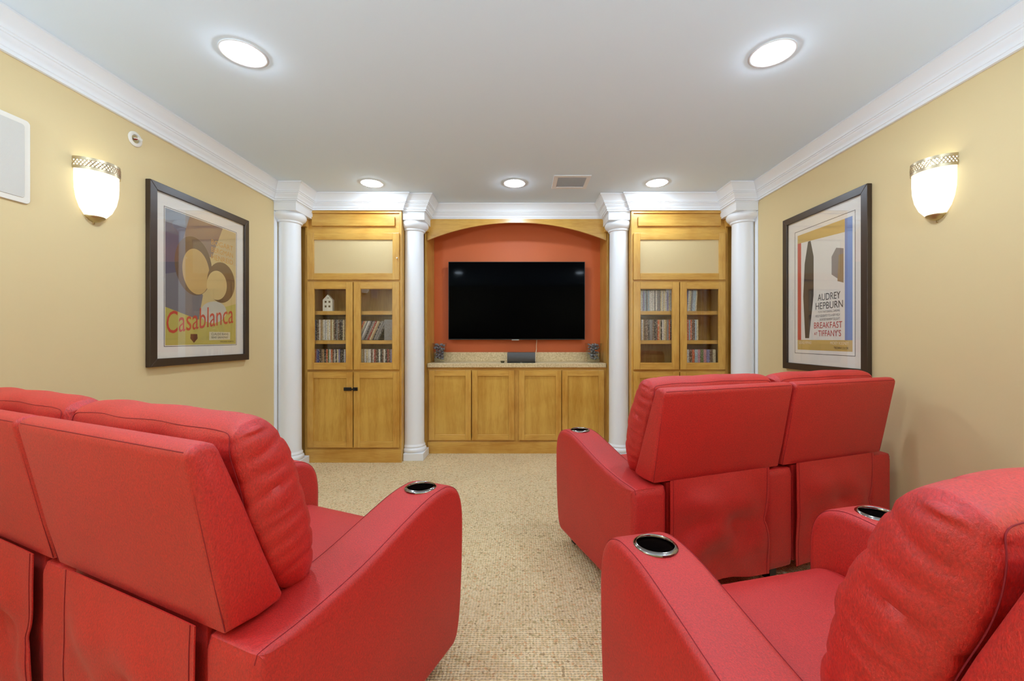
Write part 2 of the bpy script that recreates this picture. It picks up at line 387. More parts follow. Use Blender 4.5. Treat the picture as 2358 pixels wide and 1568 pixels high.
# ------------------------------------------------------------------ columns
def make_column(cx, cy, front, side, outer, label):
    a = 0.13
    t = thing('column', (cx, cy, 0), label, 'column', 'white round columns on the media wall')
    # everything is cut back where the column stands in the wall or against the cabinet side
    if outer: lim = (-HW, 99) if side < 0 else (-99, HW)
    else: lim = (-1.047, 99) if side < 0 else (-99, 1.047)
    def cut(mb):
        bm = bmesh.new(); vs_ = [bm.verts.new(v) for v in mb.v]
        for f in mb.f:
            try: bm.faces.new([vs_[i] for i in f])
            except ValueError: pass
        for x, nx in ((lim[0], -1), (lim[1], 1)):
            if abs(x) > 90: continue
            r = bmesh.ops.bisect_plane(bm, geom=bm.verts[:]+bm.edges[:]+bm.faces[:], plane_co=(x, 0, 0), plane_no=(nx, 0, 0), clear_outer=True)
            ed = [e for e in r['geom_cut'] if isinstance(e, bmesh.types.BMEdge)]
            try: bmesh.ops.holes_fill(bm, edges=ed)
            except Exception: pass
        out = MB(); bm.verts.ensure_lookup_table(); bm.verts.index_update()
        out.add([v.co[:] for v in bm.verts], [[v.index for v in f.verts] for f in bm.faces]); bm.free()
        return out
    pl = 0.116
    cut(B(cx-pl, cx+pl, cy-pl, cy+pl, 0, 0.068)).build('plinth', M['white'], t, bevel=0.003)
    base = [(0, 0.068), (0.108, 0.068), (0.115, 0.076), (0.118, 0.088), (0.115, 0.102), (0.107, 0.110), (0.103, 0.112), (0.103, 0.118), (0.107, 0.122), (0.106, 0.130), (0.101, 0.136), (0.098, 0.144), (0.0, 0.144)]
    cut(MB().lathe(base, (cx, cy, 0), 48)).build('base_moulding', M['white'], t, smooth=40)
    shaft = [(0, 0.144), (0.0985, 0.144), (0.0965, 0.16), (0.0965, 0.9), (0.0935, 1.6), (0.0905, 2.135), (0, 2.135)]
    cut(MB().lathe(shaft, (cx, cy, 0), 48)).build('shaft', M['white'], t, smooth=40)
    cap = [(0, 2.135), (0.0905, 2.135), (0.093, 2.137), (0.102, 2.14), (0.105, 2.147), (0.104, 2.153), (0.108, 2.156), (0.118, 2.163), (0.131, 2.178), (0.137, 2.193), (0.136, 2.206), (0.130, 2.217), (0.126, 2.223), (0, 2.223)]
    cut(MB().lathe(cap, (cx, cy, 0), 48)).build('capital', M['white'], t, smooth=40)
    fx = 0.197 if outer else 0.2
    x0, x1 = (cx-a, cx+a)
    yb = CAB_Y+0.03 if outer else ALC_Y+0.03
    f = B(x0, x1, front, yb, 2.223, 2.296)
    f.box(x0, x1, front, yb, 2.30, CEIL-0.001)
    f.box(x0-0.004, x1+0.004, front-0.005, yb, 2.2905, 2.3)
    cut(f).build('frieze_block', M['white'], t, bevel=0.0015)
    c = MB()
    idx = {(-1, True): (1, 2), (1, True): (12, 13), (-1, False): (4, 5, 6), (1, False): (8, 9, 10)}[(side, outer)]
    for i in idx: crown_piece(c, i)
    c.build('cornice', M['white'], t, smooth=35)
    return t
make_column(-2.0, 3.60, OUT_F, -1, True, 'white round column against the left wall, beside the poster with the red title')
make_column(2.0, 3.60, OUT_F, 1, True, 'white round column against the right wall, partly hidden behind the red loveseat')
make_column(-0.977, 3.885, IN_F, -1, False, 'white round column between the left tall cabinet and the television alcove')
make_column(0.977, 3.885, IN_F, 1, False, 'white round column between the television alcove and the right tall cabinet')
for k, s in ((6, -1), (7, 1)):
    struct(B(s*HW, s*(HW-0.006), 3.470, 3.512, 0, 2.22).build('trim_%d' % k, M['white'], bevel=0.001))

# ------------------------------------------------------------------ cabinet doors
def frame_pieces(part, x0, x1, z0, z1, yf, th, sw, org_parent):
    for a, b in ((x0, x0+sw), (x1-sw, x1)):
        o = B(a, b, yf, yf+th, z0, z1).build('stile', M['wood_z'], part, bevel=0.002)
    for a, b in ((z0, z0+sw), (z1-sw, z1)):
        o = B(x0+sw, x1-sw, yf+0.0006, yf+th, a, b).build('rail', M['wood_x'], part, bevel=0.002)
def panel_door(parent, x0, x1, z0, z1, yf, sw=0.056, th=0.02):
    p = B(x0+sw-0.004, x1-sw+0.004, yf+0.0125, yf+th-0.001, z0+sw-0.004, z1-sw+0.004).build('cabinet_door', M['wood_panel'], parent)
    frame_pieces(p, x0, x1, z0, z1, yf, th, sw, parent)
    return p
def glass_door(parent, x0, x1, z0, z1, yf, sw=0.06, th=0.02):
    b = MB(); i0, i1, j0, j1 = x0+sw-0.001, x1-sw+0.001, z0+sw-0.001, z1-sw+0.001; w = 0.005
    for q in ((i0, i0+w, j0, j1), (i1-w, i1, j0, j1), (i0+w, i1-w, j0, j0+w), (i0+w, i1-w, j1-w, j1)):
        b.box(q[0], q[1], yf+0.004, yf+th-0.001, q[2], q[3])
    p = b.build('glass_door', M['wood_z'], parent)
    frame_pieces(p, x0, x1, z0, z1, yf, th, sw, parent)
    g = B(i0, i1, yf+0.009, yf+0.012, j0, j1).build('glass_pane', M['glass'], p); g['label'] = 'clear glass pane'
    return p

# ------------------------------------------------------------------ tall cabinets
SH1, SH2, BOT = 1.384, 1.115, 0.842
def tall_cabinet(s, label):
    def X(v): return s*v
    t = thing('tall_cabinet', (s*1.491, CAB_Y, 0), label, 'cabinet', 'tall maple cabinets')
    xo, xi = 1.93, 1.05                       # outer and inner limits
    y1 = FRONT-0.005
    c = MB()
    def bb(mb, a, b_, *r): mb.box(min(X(a), X(b_)), max(X(a), X(b_)), *r)
    bb(c, xo, xo-0.018, CAB_Y+0.02, y1, 0.0, 2.295)
    bb(c, xi+0.018, xi, CAB_Y+0.02, y1, 0.0, 2.295)
    bb(c, xo-0.018, xi+0.018, y1-0.3, y1-0.29, 0.1, 2.28)
    for z in (0.10, 0.824, 1.645, 2.277): bb(c, xo-0.018, xi+0.018, CAB_Y+0.02, y1-0.29, z, z+0.018)
    c.build('carcass', M['wood_z'], t)
    for a, b_ in ((xo, xo-0.025), (xi+0.022, xi)):
        f = MB(); bb(f, a, b_, CAB_Y, CAB_Y+0.02, 0.0, 2.30); f.build('face_stile', M['wood_z'], t, bevel=0.001)
    for a, b_ in ((0.1, 0.15), (0.80, 0.855), (1.635, 1.68), (2.075, 2.128), (2.279, 2.30)):
        f = MB(); bb(f, xo-0.025, xi+0.022, CAB_Y+0.0003, CAB_Y+0.02, a, b_); f.build('face_rail', M['wood_x'], t)
    f = MB(); bb(f, xo-0.025, xi+0.022, CAB_Y+0.015, CAB_Y+0.02, 2.128, 2.279)
    f.build('transom_back', M['wood_x'], t)
    f = MB(); bb(f, xo-0.06, xi+0.062, CAB_Y-0.004, CAB_Y+0.015, 2.160, 2.242)
    f.build('transom_panel', M['wood_x'], t, bevel=0.002)
    yf = CAB_Y-0.021
    x0, xm, x1 = 1.902, 1.484, 1.066
    # speaker cover: a framed cloth panel
    a, b_ = sorted((X(x0), X(x1)))
    p = B(a+0.058, b_-0.058, yf+0.010, yf+0.016, 1.665+0.056, 2.090-0.056).build('speaker_cover', M['cloth'], t)
    p['label'] = 'tan speaker cloth in a maple frame'
    frame_pieces(p, a, b_, 1.665, 2.090, yf, 0.02, 0.060, t)
    for u0, u1 in ((x0, xm+0.004), (xm-0.004, x1)):
        a, b_ = sorted((X(u0), X(u1)))
        glass_door(t, a, b_, 0.848, 1.645, yf)
        panel_door(t, a, b_, 0.139, 0.826, yf)
    f = MB(); bb(f, xo-0.004, xi-0.002, CAB_Y-0.012, CAB_Y+0.006, 0.0, 0.122)
    f.build('kick_board', M['wood_x'], t, bevel=0.002)
    for z in (SH1, SH2):
        f = MB(); bb(f, xo-0.018, xi+0.018, CAB_Y+0.024, y1-0.30, z-0.034, z)
        f.build('shelf', M['wood_x'], t, bevel=0.001)
    f = MB(); bb(f, xo-0.018, xi+0.018, CAB_Y+0.024, y1-0.30, BOT-0.012, BOT)
    f.build('shelf', M['wood_x'], t)
    f = MB(); bb(f, 2.0, xo, CAB_Y+0.04, CAB_Y+0.07, 0.0, 2.30)
    bb(f, xo+0.001, xo+0.012, CAB_Y+0.012, CAB_Y+0.04, 0.0, 2.30)
    f.build('filler_strip', M['wood_z'], t)
    f = MB(); bb(f, xo+0.035, xo-0.022, CAB_Y-0.03, CAB_Y+0.011, 2.148, 2.30)
    f.build('corner_block', M['wood_z'], t, bevel=0.001)
    return t
cabL = tall_cabinet(-1, 'tall maple cabinet left of the television, with a black latch on its lower doors')
cabR = tall_cabinet(1, 'tall maple cabinet right of the television, its lower doors hidden by the red loveseat')
lt = MB()
lt.box(-1.565, -1.497, CAB_Y-0.034, CAB_Y-0.0212, 0.657, 0.688); lt.box(-1.562, -1.502, CAB_Y-0.040, CAB_Y-0.034, 0.662, 0.683)
lt.box(-1.482, -1.441, CAB_Y-0.032, CAB_Y-0.0212, 0.657, 0.688); lt.box(-1.520, -1.455, CAB_Y-0.046, CAB_Y-0.040, 0.665, 0.680)
o = lt.build('latch', M['black'], cabL, bevel=0.003); o['label'] = 'black strap latch'
o = MB().lathe([(0, -0.016), (0.006, -0.016), (0.007, -0.008), (0.004, 0.0)], (-1.082, CAB_Y-0.021, 1.862), 14, 'y').build('knob', M['plastic'], cabL, smooth=40)

# ------------------------------------------------------------------ television alcove
AW = 0.883
t = thing('base_cabinet', (0, ALC_Y, 0), 'low four-door maple cabinet under the television', 'cabinet')
c = MB(); c.box(-AW, -AW+0.018, ALC_Y+0.02, FRONT-0.003, 0.0, 0.845); c.box(AW-0.018, AW, ALC_Y+0.02, FRONT-0.003, 0.0, 0.845)
c.box(-AW+0.018, AW-0.018, ALC_Y+0.02, FRONT-0.003, 0.10, 0.118); c.box(-AW+0.018, AW-0.018, ALC_Y+0.02, FRONT-0.003, 0.827, 0.845)
c.build('carcass', M['wood_z'], t)
for a, b_ in ((-AW, -0.845), (-0.03, 0.03), (0.845, AW)): B(a, b_, ALC_Y, ALC_Y+0.02, 0.0, 0.845).build('face_stile', M['wood_z'], t)
for a, b_ in ((0.11, 0.15), (0.8, 0.845)):
    B(-0.845, -0.03, ALC_Y+0.0003, ALC_Y+0.02, a, b_).build('face_rail', M['wood_x'], t)
    B(0.03, 0.845, ALC_Y+0.0003, ALC_Y+0.02, a, b_).build('face_rail', M['wood_x'], t)
for a, b_ in ((-0.862, -0.448), (-0.440, -0.024), (0.022, 0.438), (0.444, 0.858)):
    panel_door(t, a, b_, 0.133, 0.819, ALC_Y-0.021)
B(-AW+0.004, AW-0.004, ALC_Y-0.012, ALC_Y+0.004, 0.0, 0.116).build('kick_board', M['wood_x'], t, bevel=0.002)

t = thing('countertop', (0, ALC_Y, 0.846), 'speckled beige laminate countertop with a low backsplash under the television', 'countertop')
B(-0.8785, 0.8785, ALC_Y-0.028, FRONT-0.001, 0.846, 0.888).build('slab', M['counter'], t, bevel=0.004)
B(-0.876, 0.876, FRONT-0.021, FRONT-0.001, 0.888, 0.985).build('backsplash', M['counter'], t, bevel=0.003)

for s, w_ in ((-1, 'left'), (1, 'right')):
    t = thing('alcove_panel', (s*AW, ALC_Y, 0), 'maple side panel on the %s side of the television alcove' % w_, 'panel', 'alcove side panels')
    a, b_ = sorted((s*AW, s*(AW+0.022)))
    B(a, b_, ALC_Y+0.0, FRONT-0.002, 0.0, 2.30).build('side_panel', M['wood_z'], t)
    a, b_ = sorted((s*(AW+0.002), s*(AW+0.022)))
    B(a, b_, ALC_Y-0.02, ALC_Y-0.0005, 0.0, 2.30).build('post', M['wood_z'], t, bevel=0.001)
t = thing('arched_header', (0, ALC_Y, 2.1), 'maple header with an arched lower edge above the television', 'header')
for s in (-1, 1):
    a, b_ = sorted((s*0.855, s*(AW+0.03)))
    B(a, b_, ALC_Y-0.062, ALC_Y-0.023, 2.17, 2.30).build('corner_block', M['wood_z'], t, bevel=0.001)
arc = []
n = 28
zs, zt, hs = 2.096, 2.268, 0.872
rr = (hs*hs+(zt-zs)**2)/(2*(zt-zs))
for i in range(n+1):
    x = -hs+2*hs*i/n; arc.append((x, zt-rr+math.sqrt(rr*rr-x*x)))
poly = [(-0.879, 2.303), (-0.879, zs-0.002)]+arc+[(0.879, zs-0.002), (0.879, 2.303)]
hd = MB()
for y0, y1 in ((ALC_Y-0.022, ALC_Y-0.001),):
    # strips so that every face is convex
    for i in range(n):
        (xa, za), (xb, zb) = arc[i], arc[i+1]
        hd.prism([(xa, za), (xb, zb), (xb, 2.303), (xa, 2.303)], lambda a, b_, y: (a, y, b_), y0, y1)
    for s in (-1, 1):
        a, b_ = sorted((s*hs, s*0.879)); hd.box(a, b_, y0, y1, zs-0.002, 2.303)
hd.build('header_board', M['wood_x'], t, weld=True)

# ------------------------------------------------------------------ television
t = thing('television', (0, 4.27, 1.52), 'large black flat television mounted in the terracotta alcove', 'television')
x0, x1, z0, z1 = -0.716, 0.708, 1.117, 1.931; yf = 4.250
B(x0, x1, yf+0.002, yf+0.030, z0, z1).build('housing', M['black'], t, bevel=0.003)
B(x0+0.006, x1-0.006, yf, yf+0.003, z0+0.010, z1-0.006).build('screen', M['screen'], t)
B(x0+0.25, x1-0.25, yf+0.030, yf+0.055, z0+0.10, z1-0.16).build('rear_cover', M['black'], t, bevel=0.006)
B(-0.25, 0.24, yf+0.055, FRONT-0.001, 1.36, 1.72).build('wall_mount', M['black'], t)
B(-0.055, 0.02, yf-0.0015, yf+0.01, z0-0.006, z0+0.003).build('sensor_strip', M['silver'], t, bevel=0.001)

tag(MB().tube([(0.207, 4.30, 1.14), (0.206, 4.312, 1.09), (0.203, 4.318, 1.05), (0.205, 4.316, 1.02), (0.200, 4.305, 0.99), (0.196, 4.285, 0.95), (0.193, 4.268, 0.91), (0.19, 4.262, 0.892), (0.16, 4.25, 0.892)], 0.004, 8).build('power_cord', M['cord'], smooth=60),
    'cream cord hanging from the television down to the countertop', 'cord')

# centre speaker
t = thing('soundbar_speaker', (0.044, 4.12, 0.888), 'short charcoal centre speaker on the countertop below the television', 'speaker')
B(-0.094, 0.181, 4.075, 4.19, 0.889, 0.992).build('body', M['black'], t, bevel=0.004)
pr = [(4.075, 0.8985), (4.062, 0.8985)]+[(4.075-0.022*math.sin(math.pi*(0.22+0.78*k/10)) if k < 10 else 4.075, 0.8985+0.0935*k/10) for k in range(1, 11)]
MB().prism(pr, lambda a, b_, x: (x, a, b_), -0.096, 0.183).build('grille', M['dark_grille'], t, smooth=30)
B(-0.096, 0.183, 4.060, 4.075, 0.8885, 0.897).build('base_strip', M['black'], t, bevel=0.001)
B(0.034, 0.052, 4.0585, 4.061, 0.8915, 0.8945).build('badge', M['silver'], t)
t = MB()
t.prism([(-0.022, 0.020), (0.022, 0.020), (0.014, 0.0), (-0.014, 0.0)], lambda a, b_, y: (-0.142+a, y, 0.8885+b_), 4.06, 4.085)
tag(t.build('infrared_sensor', M['sensor'], bevel=0.002), 'tiny dark tapered sensor on the countertop left of the charcoal speaker', 'sensor')

# vases of river stones
def stone_mesh(k):
    bm = bmesh.new(); bmesh.ops.create_icosphere(bm, subdivisions=2, radius=1.0)
    rr = random.Random(k); sx, sy, sz = rr.uniform(0.85, 1.15), rr.uniform(0.75, 1.0), rr.uniform(0.5, 0.7)
    for v in bm.verts:
        q = v.co
        w = 1+0.08*math.sin(3*q.x+k)+0.06*math.cos(2.5*q.y+2*k)
        v.co = Vector((q.x*sx, q.y*sy, q.z*sz))*w
    me = bpy.data.meshes.new('river_stone'); bm.to_mesh(me); bm.free(); me.materials.append(M['stone'])
    me.polygons.foreach_set('use_smooth', [True]*len(me.polygons)); return me
STONES = [stone_mesh(k) for k in range(6)]
def vase(cx, cy, rot, label, where):
    z0 = 0.889; hb, ht, H, th = 0.046, 0.066, 0.194, 0.004
    v = MB()
    def ring(h, z): return [(-h, -h, z), (h, -h, z), (h, h, z), (-h, h, z)]
    rings = [ring(hb, 0), ring(ht, H), ring(ht-th, H), ring(hb-th+0.003, 0.024)]
    pts = [p for r_ in rings for p in r_]
    fs = [(0, 3, 2, 1), (12, 13, 14, 15)]
    for k in range(3):
        for i in range(4): fs.append((k*4+i, k*4+(i+1) % 4, (k+1)*4+(i+1) % 4, (k+1)*4+i))
    v.add(pts, fs)
    o = v.build('glass_vase', M['vase']); o.location = (cx, cy, z0); o.rotation_euler = (0, 0, rot)
    tag(o, label, 'vase', 'square glass vases of stones')
    rr = random.Random(int(cx*100)+50)
    done = []; tries = 0
    while len(done) < 58 and tries < 9000:
        tries += 1
        r_ = rr.uniform(0.0125, 0.0175) if tries < 5000 else 0.0115
        z = rr.uniform(0.026+r_*0.7, 0.182); hw = hb+(ht-hb)*z/H-th-r_
        p = Vector((rr.uniform(-hw, hw), rr.uniform(-hw, hw), z))
        if any((p-q).length < 0.80*(r_+rq) for q, rq in done): continue
        done.append((p, r_))
    for p, r_ in done:
        so = bpy.data.objects.new('river_stone', STONES[rr.randrange(6)]); col.objects.link(so)
        w = Matrix.Rotation(rot, 3, 'Z') @ p
        so.location = (cx+w.x, cy+w.y, z0+w.z); so.scale = (r_*0.98,)*3
        so.rotation_euler = (rr.uniform(-0.9, 0.9), rr.uniform(-0.9, 0.9), rr.uniform(0, 6.28))
        tag(so, 'smooth grey river stone inside the glass vase '+where, 'stone', 'stones in the vase '+where)
vase(-0.795, 4.20, 0.05, 'square glass vase of dark stones at the left end of the countertop', 'at the left end of the countertop')
vase(0.782, 4.17, 0.32, 'square glass vase of stones, turned, at the right end of the countertop', 'at the right end of the countertop')

# ------------------------------------------------------------------ cabinet contents
def case_mesh(w, d, h):
    m = MB().box(-w/2, w/2, 0, d, 0, h).mesh('dvd_case', M['spine'])
    return m
DVD = case_mesh(0.0136, 0.135, 0.19); TAPE = case_mesh(0.026, 0.12, 0.187); FACE = case_mesh(0.135, 0.0136, 0.19)
PAL = {'white': (226, 220, 206), 'cream': (222, 206, 164), 'grey': (142, 138, 134), 'black': (34, 30, 34), 'blue': (44, 62, 128), 'red': (150, 36, 30), 'brown': (104, 74, 52),
       'orange': (206, 98, 48), 'yellow': (196, 176, 60), 'green': (96, 112, 60), 'lavender': (150, 144, 178), 'pale blue': (172, 190, 196), 'pink': (206, 150, 150), 'tan': (182, 150, 104)}
def pick(rr, opts):
    return rr.choice(opts)
def place_case(mesh, name, x, z, y, colour, label, cat, group, tilt=0.0):
    o = bpy.data.objects.new(name, mesh); col.objects.link(o)
    o.location = (x, y, z); o.rotation_euler = (0, tilt, 0)
    o.color = srgb(*PAL[colour]); tag(o, label, cat, group); return o
def row(seed, x0, x1, z, opts, where, group, tilt=0.0, fixed=None, mesh=DVD, w=0.0136, name='dvd_case', kind='DVD case', cat='dvd'):
    rr = random.Random(seed); x = x0+w/2; i = 0
    lean = abs(tilt) > 0.2
    step = w/math.cos(tilt)+0.0007 if lean else w+0.0007
    while x+w/2 <= x1+1e-6:
        cl = fixed[i] if fixed and i < len(fixed) else pick(rr, opts)
        tl = tilt
        place_case(mesh, name, x, z+0.0008+(abs(math.sin(tilt))*w/2 if lean else 0), CAB_Y+0.035+rr.uniform(0, 0.012), cl,
                   '%s %s, %s from left, %s' % (cl, kind, ORD[min(i, 25)], where), cat, group, tl)
        x += step+(rr.choice([0, 0, 0.0015]) if not lean else 0); i += 1
mixed = ['white', 'cream', 'grey', 'cream', 'brown', 'lavender', 'white', 'tan', 'black']
pale = ['white', 'cream', 'white', 'grey', 'cream', 'lavender', 'pale blue', 'tan']
dark = ['red', 'brown', 'lavender', 'blue', 'tan', 'black', 'orange', 'green']
row(1, -1.895, -1.565, SH2, mixed, 'middle shelf, left door, left cabinet', 'cases on the left cabinet middle shelf', fixed=['cream', 'black', 'blue', 'black', 'brown'])
row(2, -1.895, -1.565, BOT, mixed, 'bottom shelf, left door, left cabinet', 'cases on the left cabinet bottom shelf', fixed=['yellow', 'red', 'orange', 'lavender', 'blue', 'black', 'brown', 'tan', 'black', 'orange', 'green', 'white', 'orange', 'brown', 'white'])
row(3, -1.520, -1.262, SH2, mixed, 'leaning on middle shelf, right door, left cabinet', 'leaning cases on the left cabinet middle shelf', tilt=0.42, fixed=['tan', 'grey', 'orange', 'cream', 'grey', 'white', 'grey', 'black', 'grey', 'red', 'cream'])
place_case(FACE, 'dvd_case', -1.150, SH2+0.0005, CAB_Y+0.03, 'grey', 'grey DVD case facing out on middle shelf, right door of left cabinet', 'dvd', None)
row(4, -1.475, -1.10, BOT, ['white', 'cream', 'white', 'black', 'tan', 'grey'], 'bottom shelf, right door, left cabinet', 'cases on the left cabinet bottom shelf', fixed=['grey', 'tan', 'white', 'cream', 'tan', 'white', 'cream', 'white', 'white', 'brown', 'white', 'red', 'brown', 'black', 'white', 'black', 'brown', 'white', 'black', 'red', 'brown', 'lavender'])
row(5, 1.125, 1.455, SH1, pale, 'top shelf, left door, right cabinet', 'cases on the right cabinet top shelf')
row(6, 1.125, 1.455, SH2, ['white', 'cream', 'brown', 'tan', 'grey', 'black', 'orange'], 'middle shelf, left door, right cabinet', 'cases on the right cabinet middle shelf')
row(7, 1.562, 1.672, SH1, pale, 'top shelf, right door, right cabinet', 'cases on the right cabinet top shelf', tilt=0.06)
row(8, 1.562, 1.690, SH2, ['pale blue', 'orange', 'white', 'brown', 'pink', 'cream'], 'middle shelf, right door, right cabinet', 'cases on the right cabinet middle shelf')
row(9, 1.568, 1.86, BOT, ['pink', 'green'], 'bottom shelf, right door, right cabinet', 'boxes on the right cabinet bottom shelf', fixed=['white', 'brown', 'orange', 'pale blue', 'pink', 'green', 'pink', 'lavender', 'brown', 'cream'], mesh=TAPE, w=0.026, name='video_tape_box', kind='boxed set', cat='box')

# little house ornament
t = thing('house_ornament', (-1.745, CAB_Y+0.05, SH1), 'small cream house ornament with four square windows on the top shelf', 'ornament')
hw = 0.045
MB().prism([(-hw, 0), (hw, 0), (hw, 0.104), (0, 0.152), (-hw, 0.104)], lambda a, b_, y: (-1.745+a, y, SH1+0.0008+b_), CAB_Y+0.04, CAB_Y+0.075).build('house_body', M['ivory'], t, bevel=0.001)
for a in (-0.0175, 0.0175):
    for b_ in (0.044, 0.086):
        B(-1.745+a-0.008, -1.745+a+0.008, CAB_Y+0.0385, CAB_Y+0.041, SH1+b_-0.009, SH1+b_+0.009).build('window_opening', M['hole'], t)
B(-1.747, -1.733, CAB_Y+0.0385, CAB_Y+0.041, SH1+0.118, SH1+0.124).build('attic_slot', M['hole'], t)

# ------------------------------------------------------------------ wall things
def sconce(side, yc, label):
    t = thing('wall_sconce', (side*HW, yc, 1.695), label, 'wall lamp', 'half-bowl wall sconces')
    r = 0.097; zt, zb = 1.992, 1.695
    a0, a1 = (-math.pi/2, math.pi/2) if side < 0 else (math.pi/2, 3*math.pi/2)
    c = (side*(HW-0.0015), yc, 0)
    prof = [(0.003, zb+0.02), (0.018, zb+0.022), (0.045, zb+0.038), (0.066, zb+0.066), (0.081, zb+0.105), (0.089, zb+0.15), (0.091, zb+0.19), (0.091, zt-0.006), (0.086, zt-0.006)]
    MB().lathe(prof, c, 20, 'z', a0, a1).build('glass_shade', M['shade'], t, smooth=60)
    band = MB()
    for za, zb2 in ((zt-0.056, zt-0.042), (zt-0.014, zt)):
        band.lathe([(0.093, za), (0.096, za), (0.096, zb2), (0.093, zb2), (0.093, za)], c, 32, 'z', a0, a1)
    nb = 22
    for k in range(nb):
        for d in (1, -1):
            pts = []
            for j in range(6):
                a = a0+(a1-a0)*((k+0.5)/nb+d*(j/5-0.5)*0.075)
                a = max(a0, min(a1, a))
                pts.append((c[0]+0.095*math.cos(a), c[1]+0.095*math.sin(a), zt-0.044+0.032*j/5))
            band.tube(pts, 0.0022, 5)
    band.build('pierced_band', M['brass'], t, smooth=40)
    MB().lathe([(0.0, zb-0.002), (0.004, zb), (0.006, zb+0.004), (0.004, zb+0.009), (0.014, zb+0.012), (0.026, zb+0.017), (0.030, zb+0.022), (0.036, zb+0.025), (0.042, zb+0.031), (0.043, zb+0.036), (0.0, zb+0.036)], c, 32, 'z', a0, a1).build('finial', M['brass_dark'], t, smooth=35)
    return t
sconce(-1, 2.008, 'lit half-bowl wall sconce with pierced metal band on the left wall')
sconce(1, 1.975, 'lit half-bowl wall sconce with pierced metal band on the right wall')

t = thing('wall_speaker', (-HW, 1.61, 1.88), 'white flush speaker with rounded corners on the left wall, at the picture edge', 'speaker')
def rrect(s0, s1, t0, t1, r, n=6):
    out = []
    for cx_, cy_, a in ((s1-r, t1-r, 0), (s0+r, t1-r, 90), (s0+r, t0+r, 180), (s1-r, t0+r, 270)):
        for k in range(n+1):
            an = math.radians(a+90*k/n); out.append((cx_+r*math.cos(an), cy_+r*math.sin(an)))
    return out
toW = lambda a, b_, n_: (-HW+n_, a, b_)
MB().prism(rrect(1.475, 1.745, 1.705, 2.058, 0.016), toW, 0.001, 0.008).build('surround', M['plastic'], t, smooth=30, bevel=0.002)
MB().prism(rrect(1.497, 1.723, 1.727, 2.036, 0.010), toW, 0.006, 0.010).build('grille', M['grille'], t, smooth=30, bevel=0.001)

t = thing('sprinkler_head', (-HW, 2.223, 2.219), 'small round white fire sprinkler high on the left wall', 'sprinkler')
MB().lathe([(0.040, 0.0), (0.040, 0.004), (0.036, 0.007), (0.024, 0.007), (0.022, 0.002), (0.0, 0.001)], (-HW+0.001, 2.223, 2.219), 28, 'x').build('escutcheon', M['plastic'], t, smooth=40)
MB().lathe([(0.021, 0.0025), (0.021, 0.0035), (0.0, 0.0035)], (-HW, 2.223, 2.219), 20, 'x').build('recess', M['brass_dark'], t, smooth=40)
m = MB().tube([(-HW+0.004, 2.213, 2.219), (-HW+0.012, 2.210, 2.219), (-HW+0.024, 2.215, 2.219), (-HW+0.028, 2.223, 2.219), (-HW+0.024, 2.231, 2.219), (-HW+0.012, 2.236, 2.219), (-HW+0.004, 2.233, 2.219)], 0.0025, 6)
m.build('head_frame', M['plastic'], t, smooth=50)
B(-HW+0.027, -HW+0.030, 2.211, 2.238, 2.212, 2.226).build('deflector', M['plastic'], t, bevel=0.001)
MB().tube([(-HW+0.005, 2.216, 2.216), (-HW+0.026, 2.219, 2.217)], 0.003, 8).build('glass_bulb', M['red_bulb'], t, smooth=50)

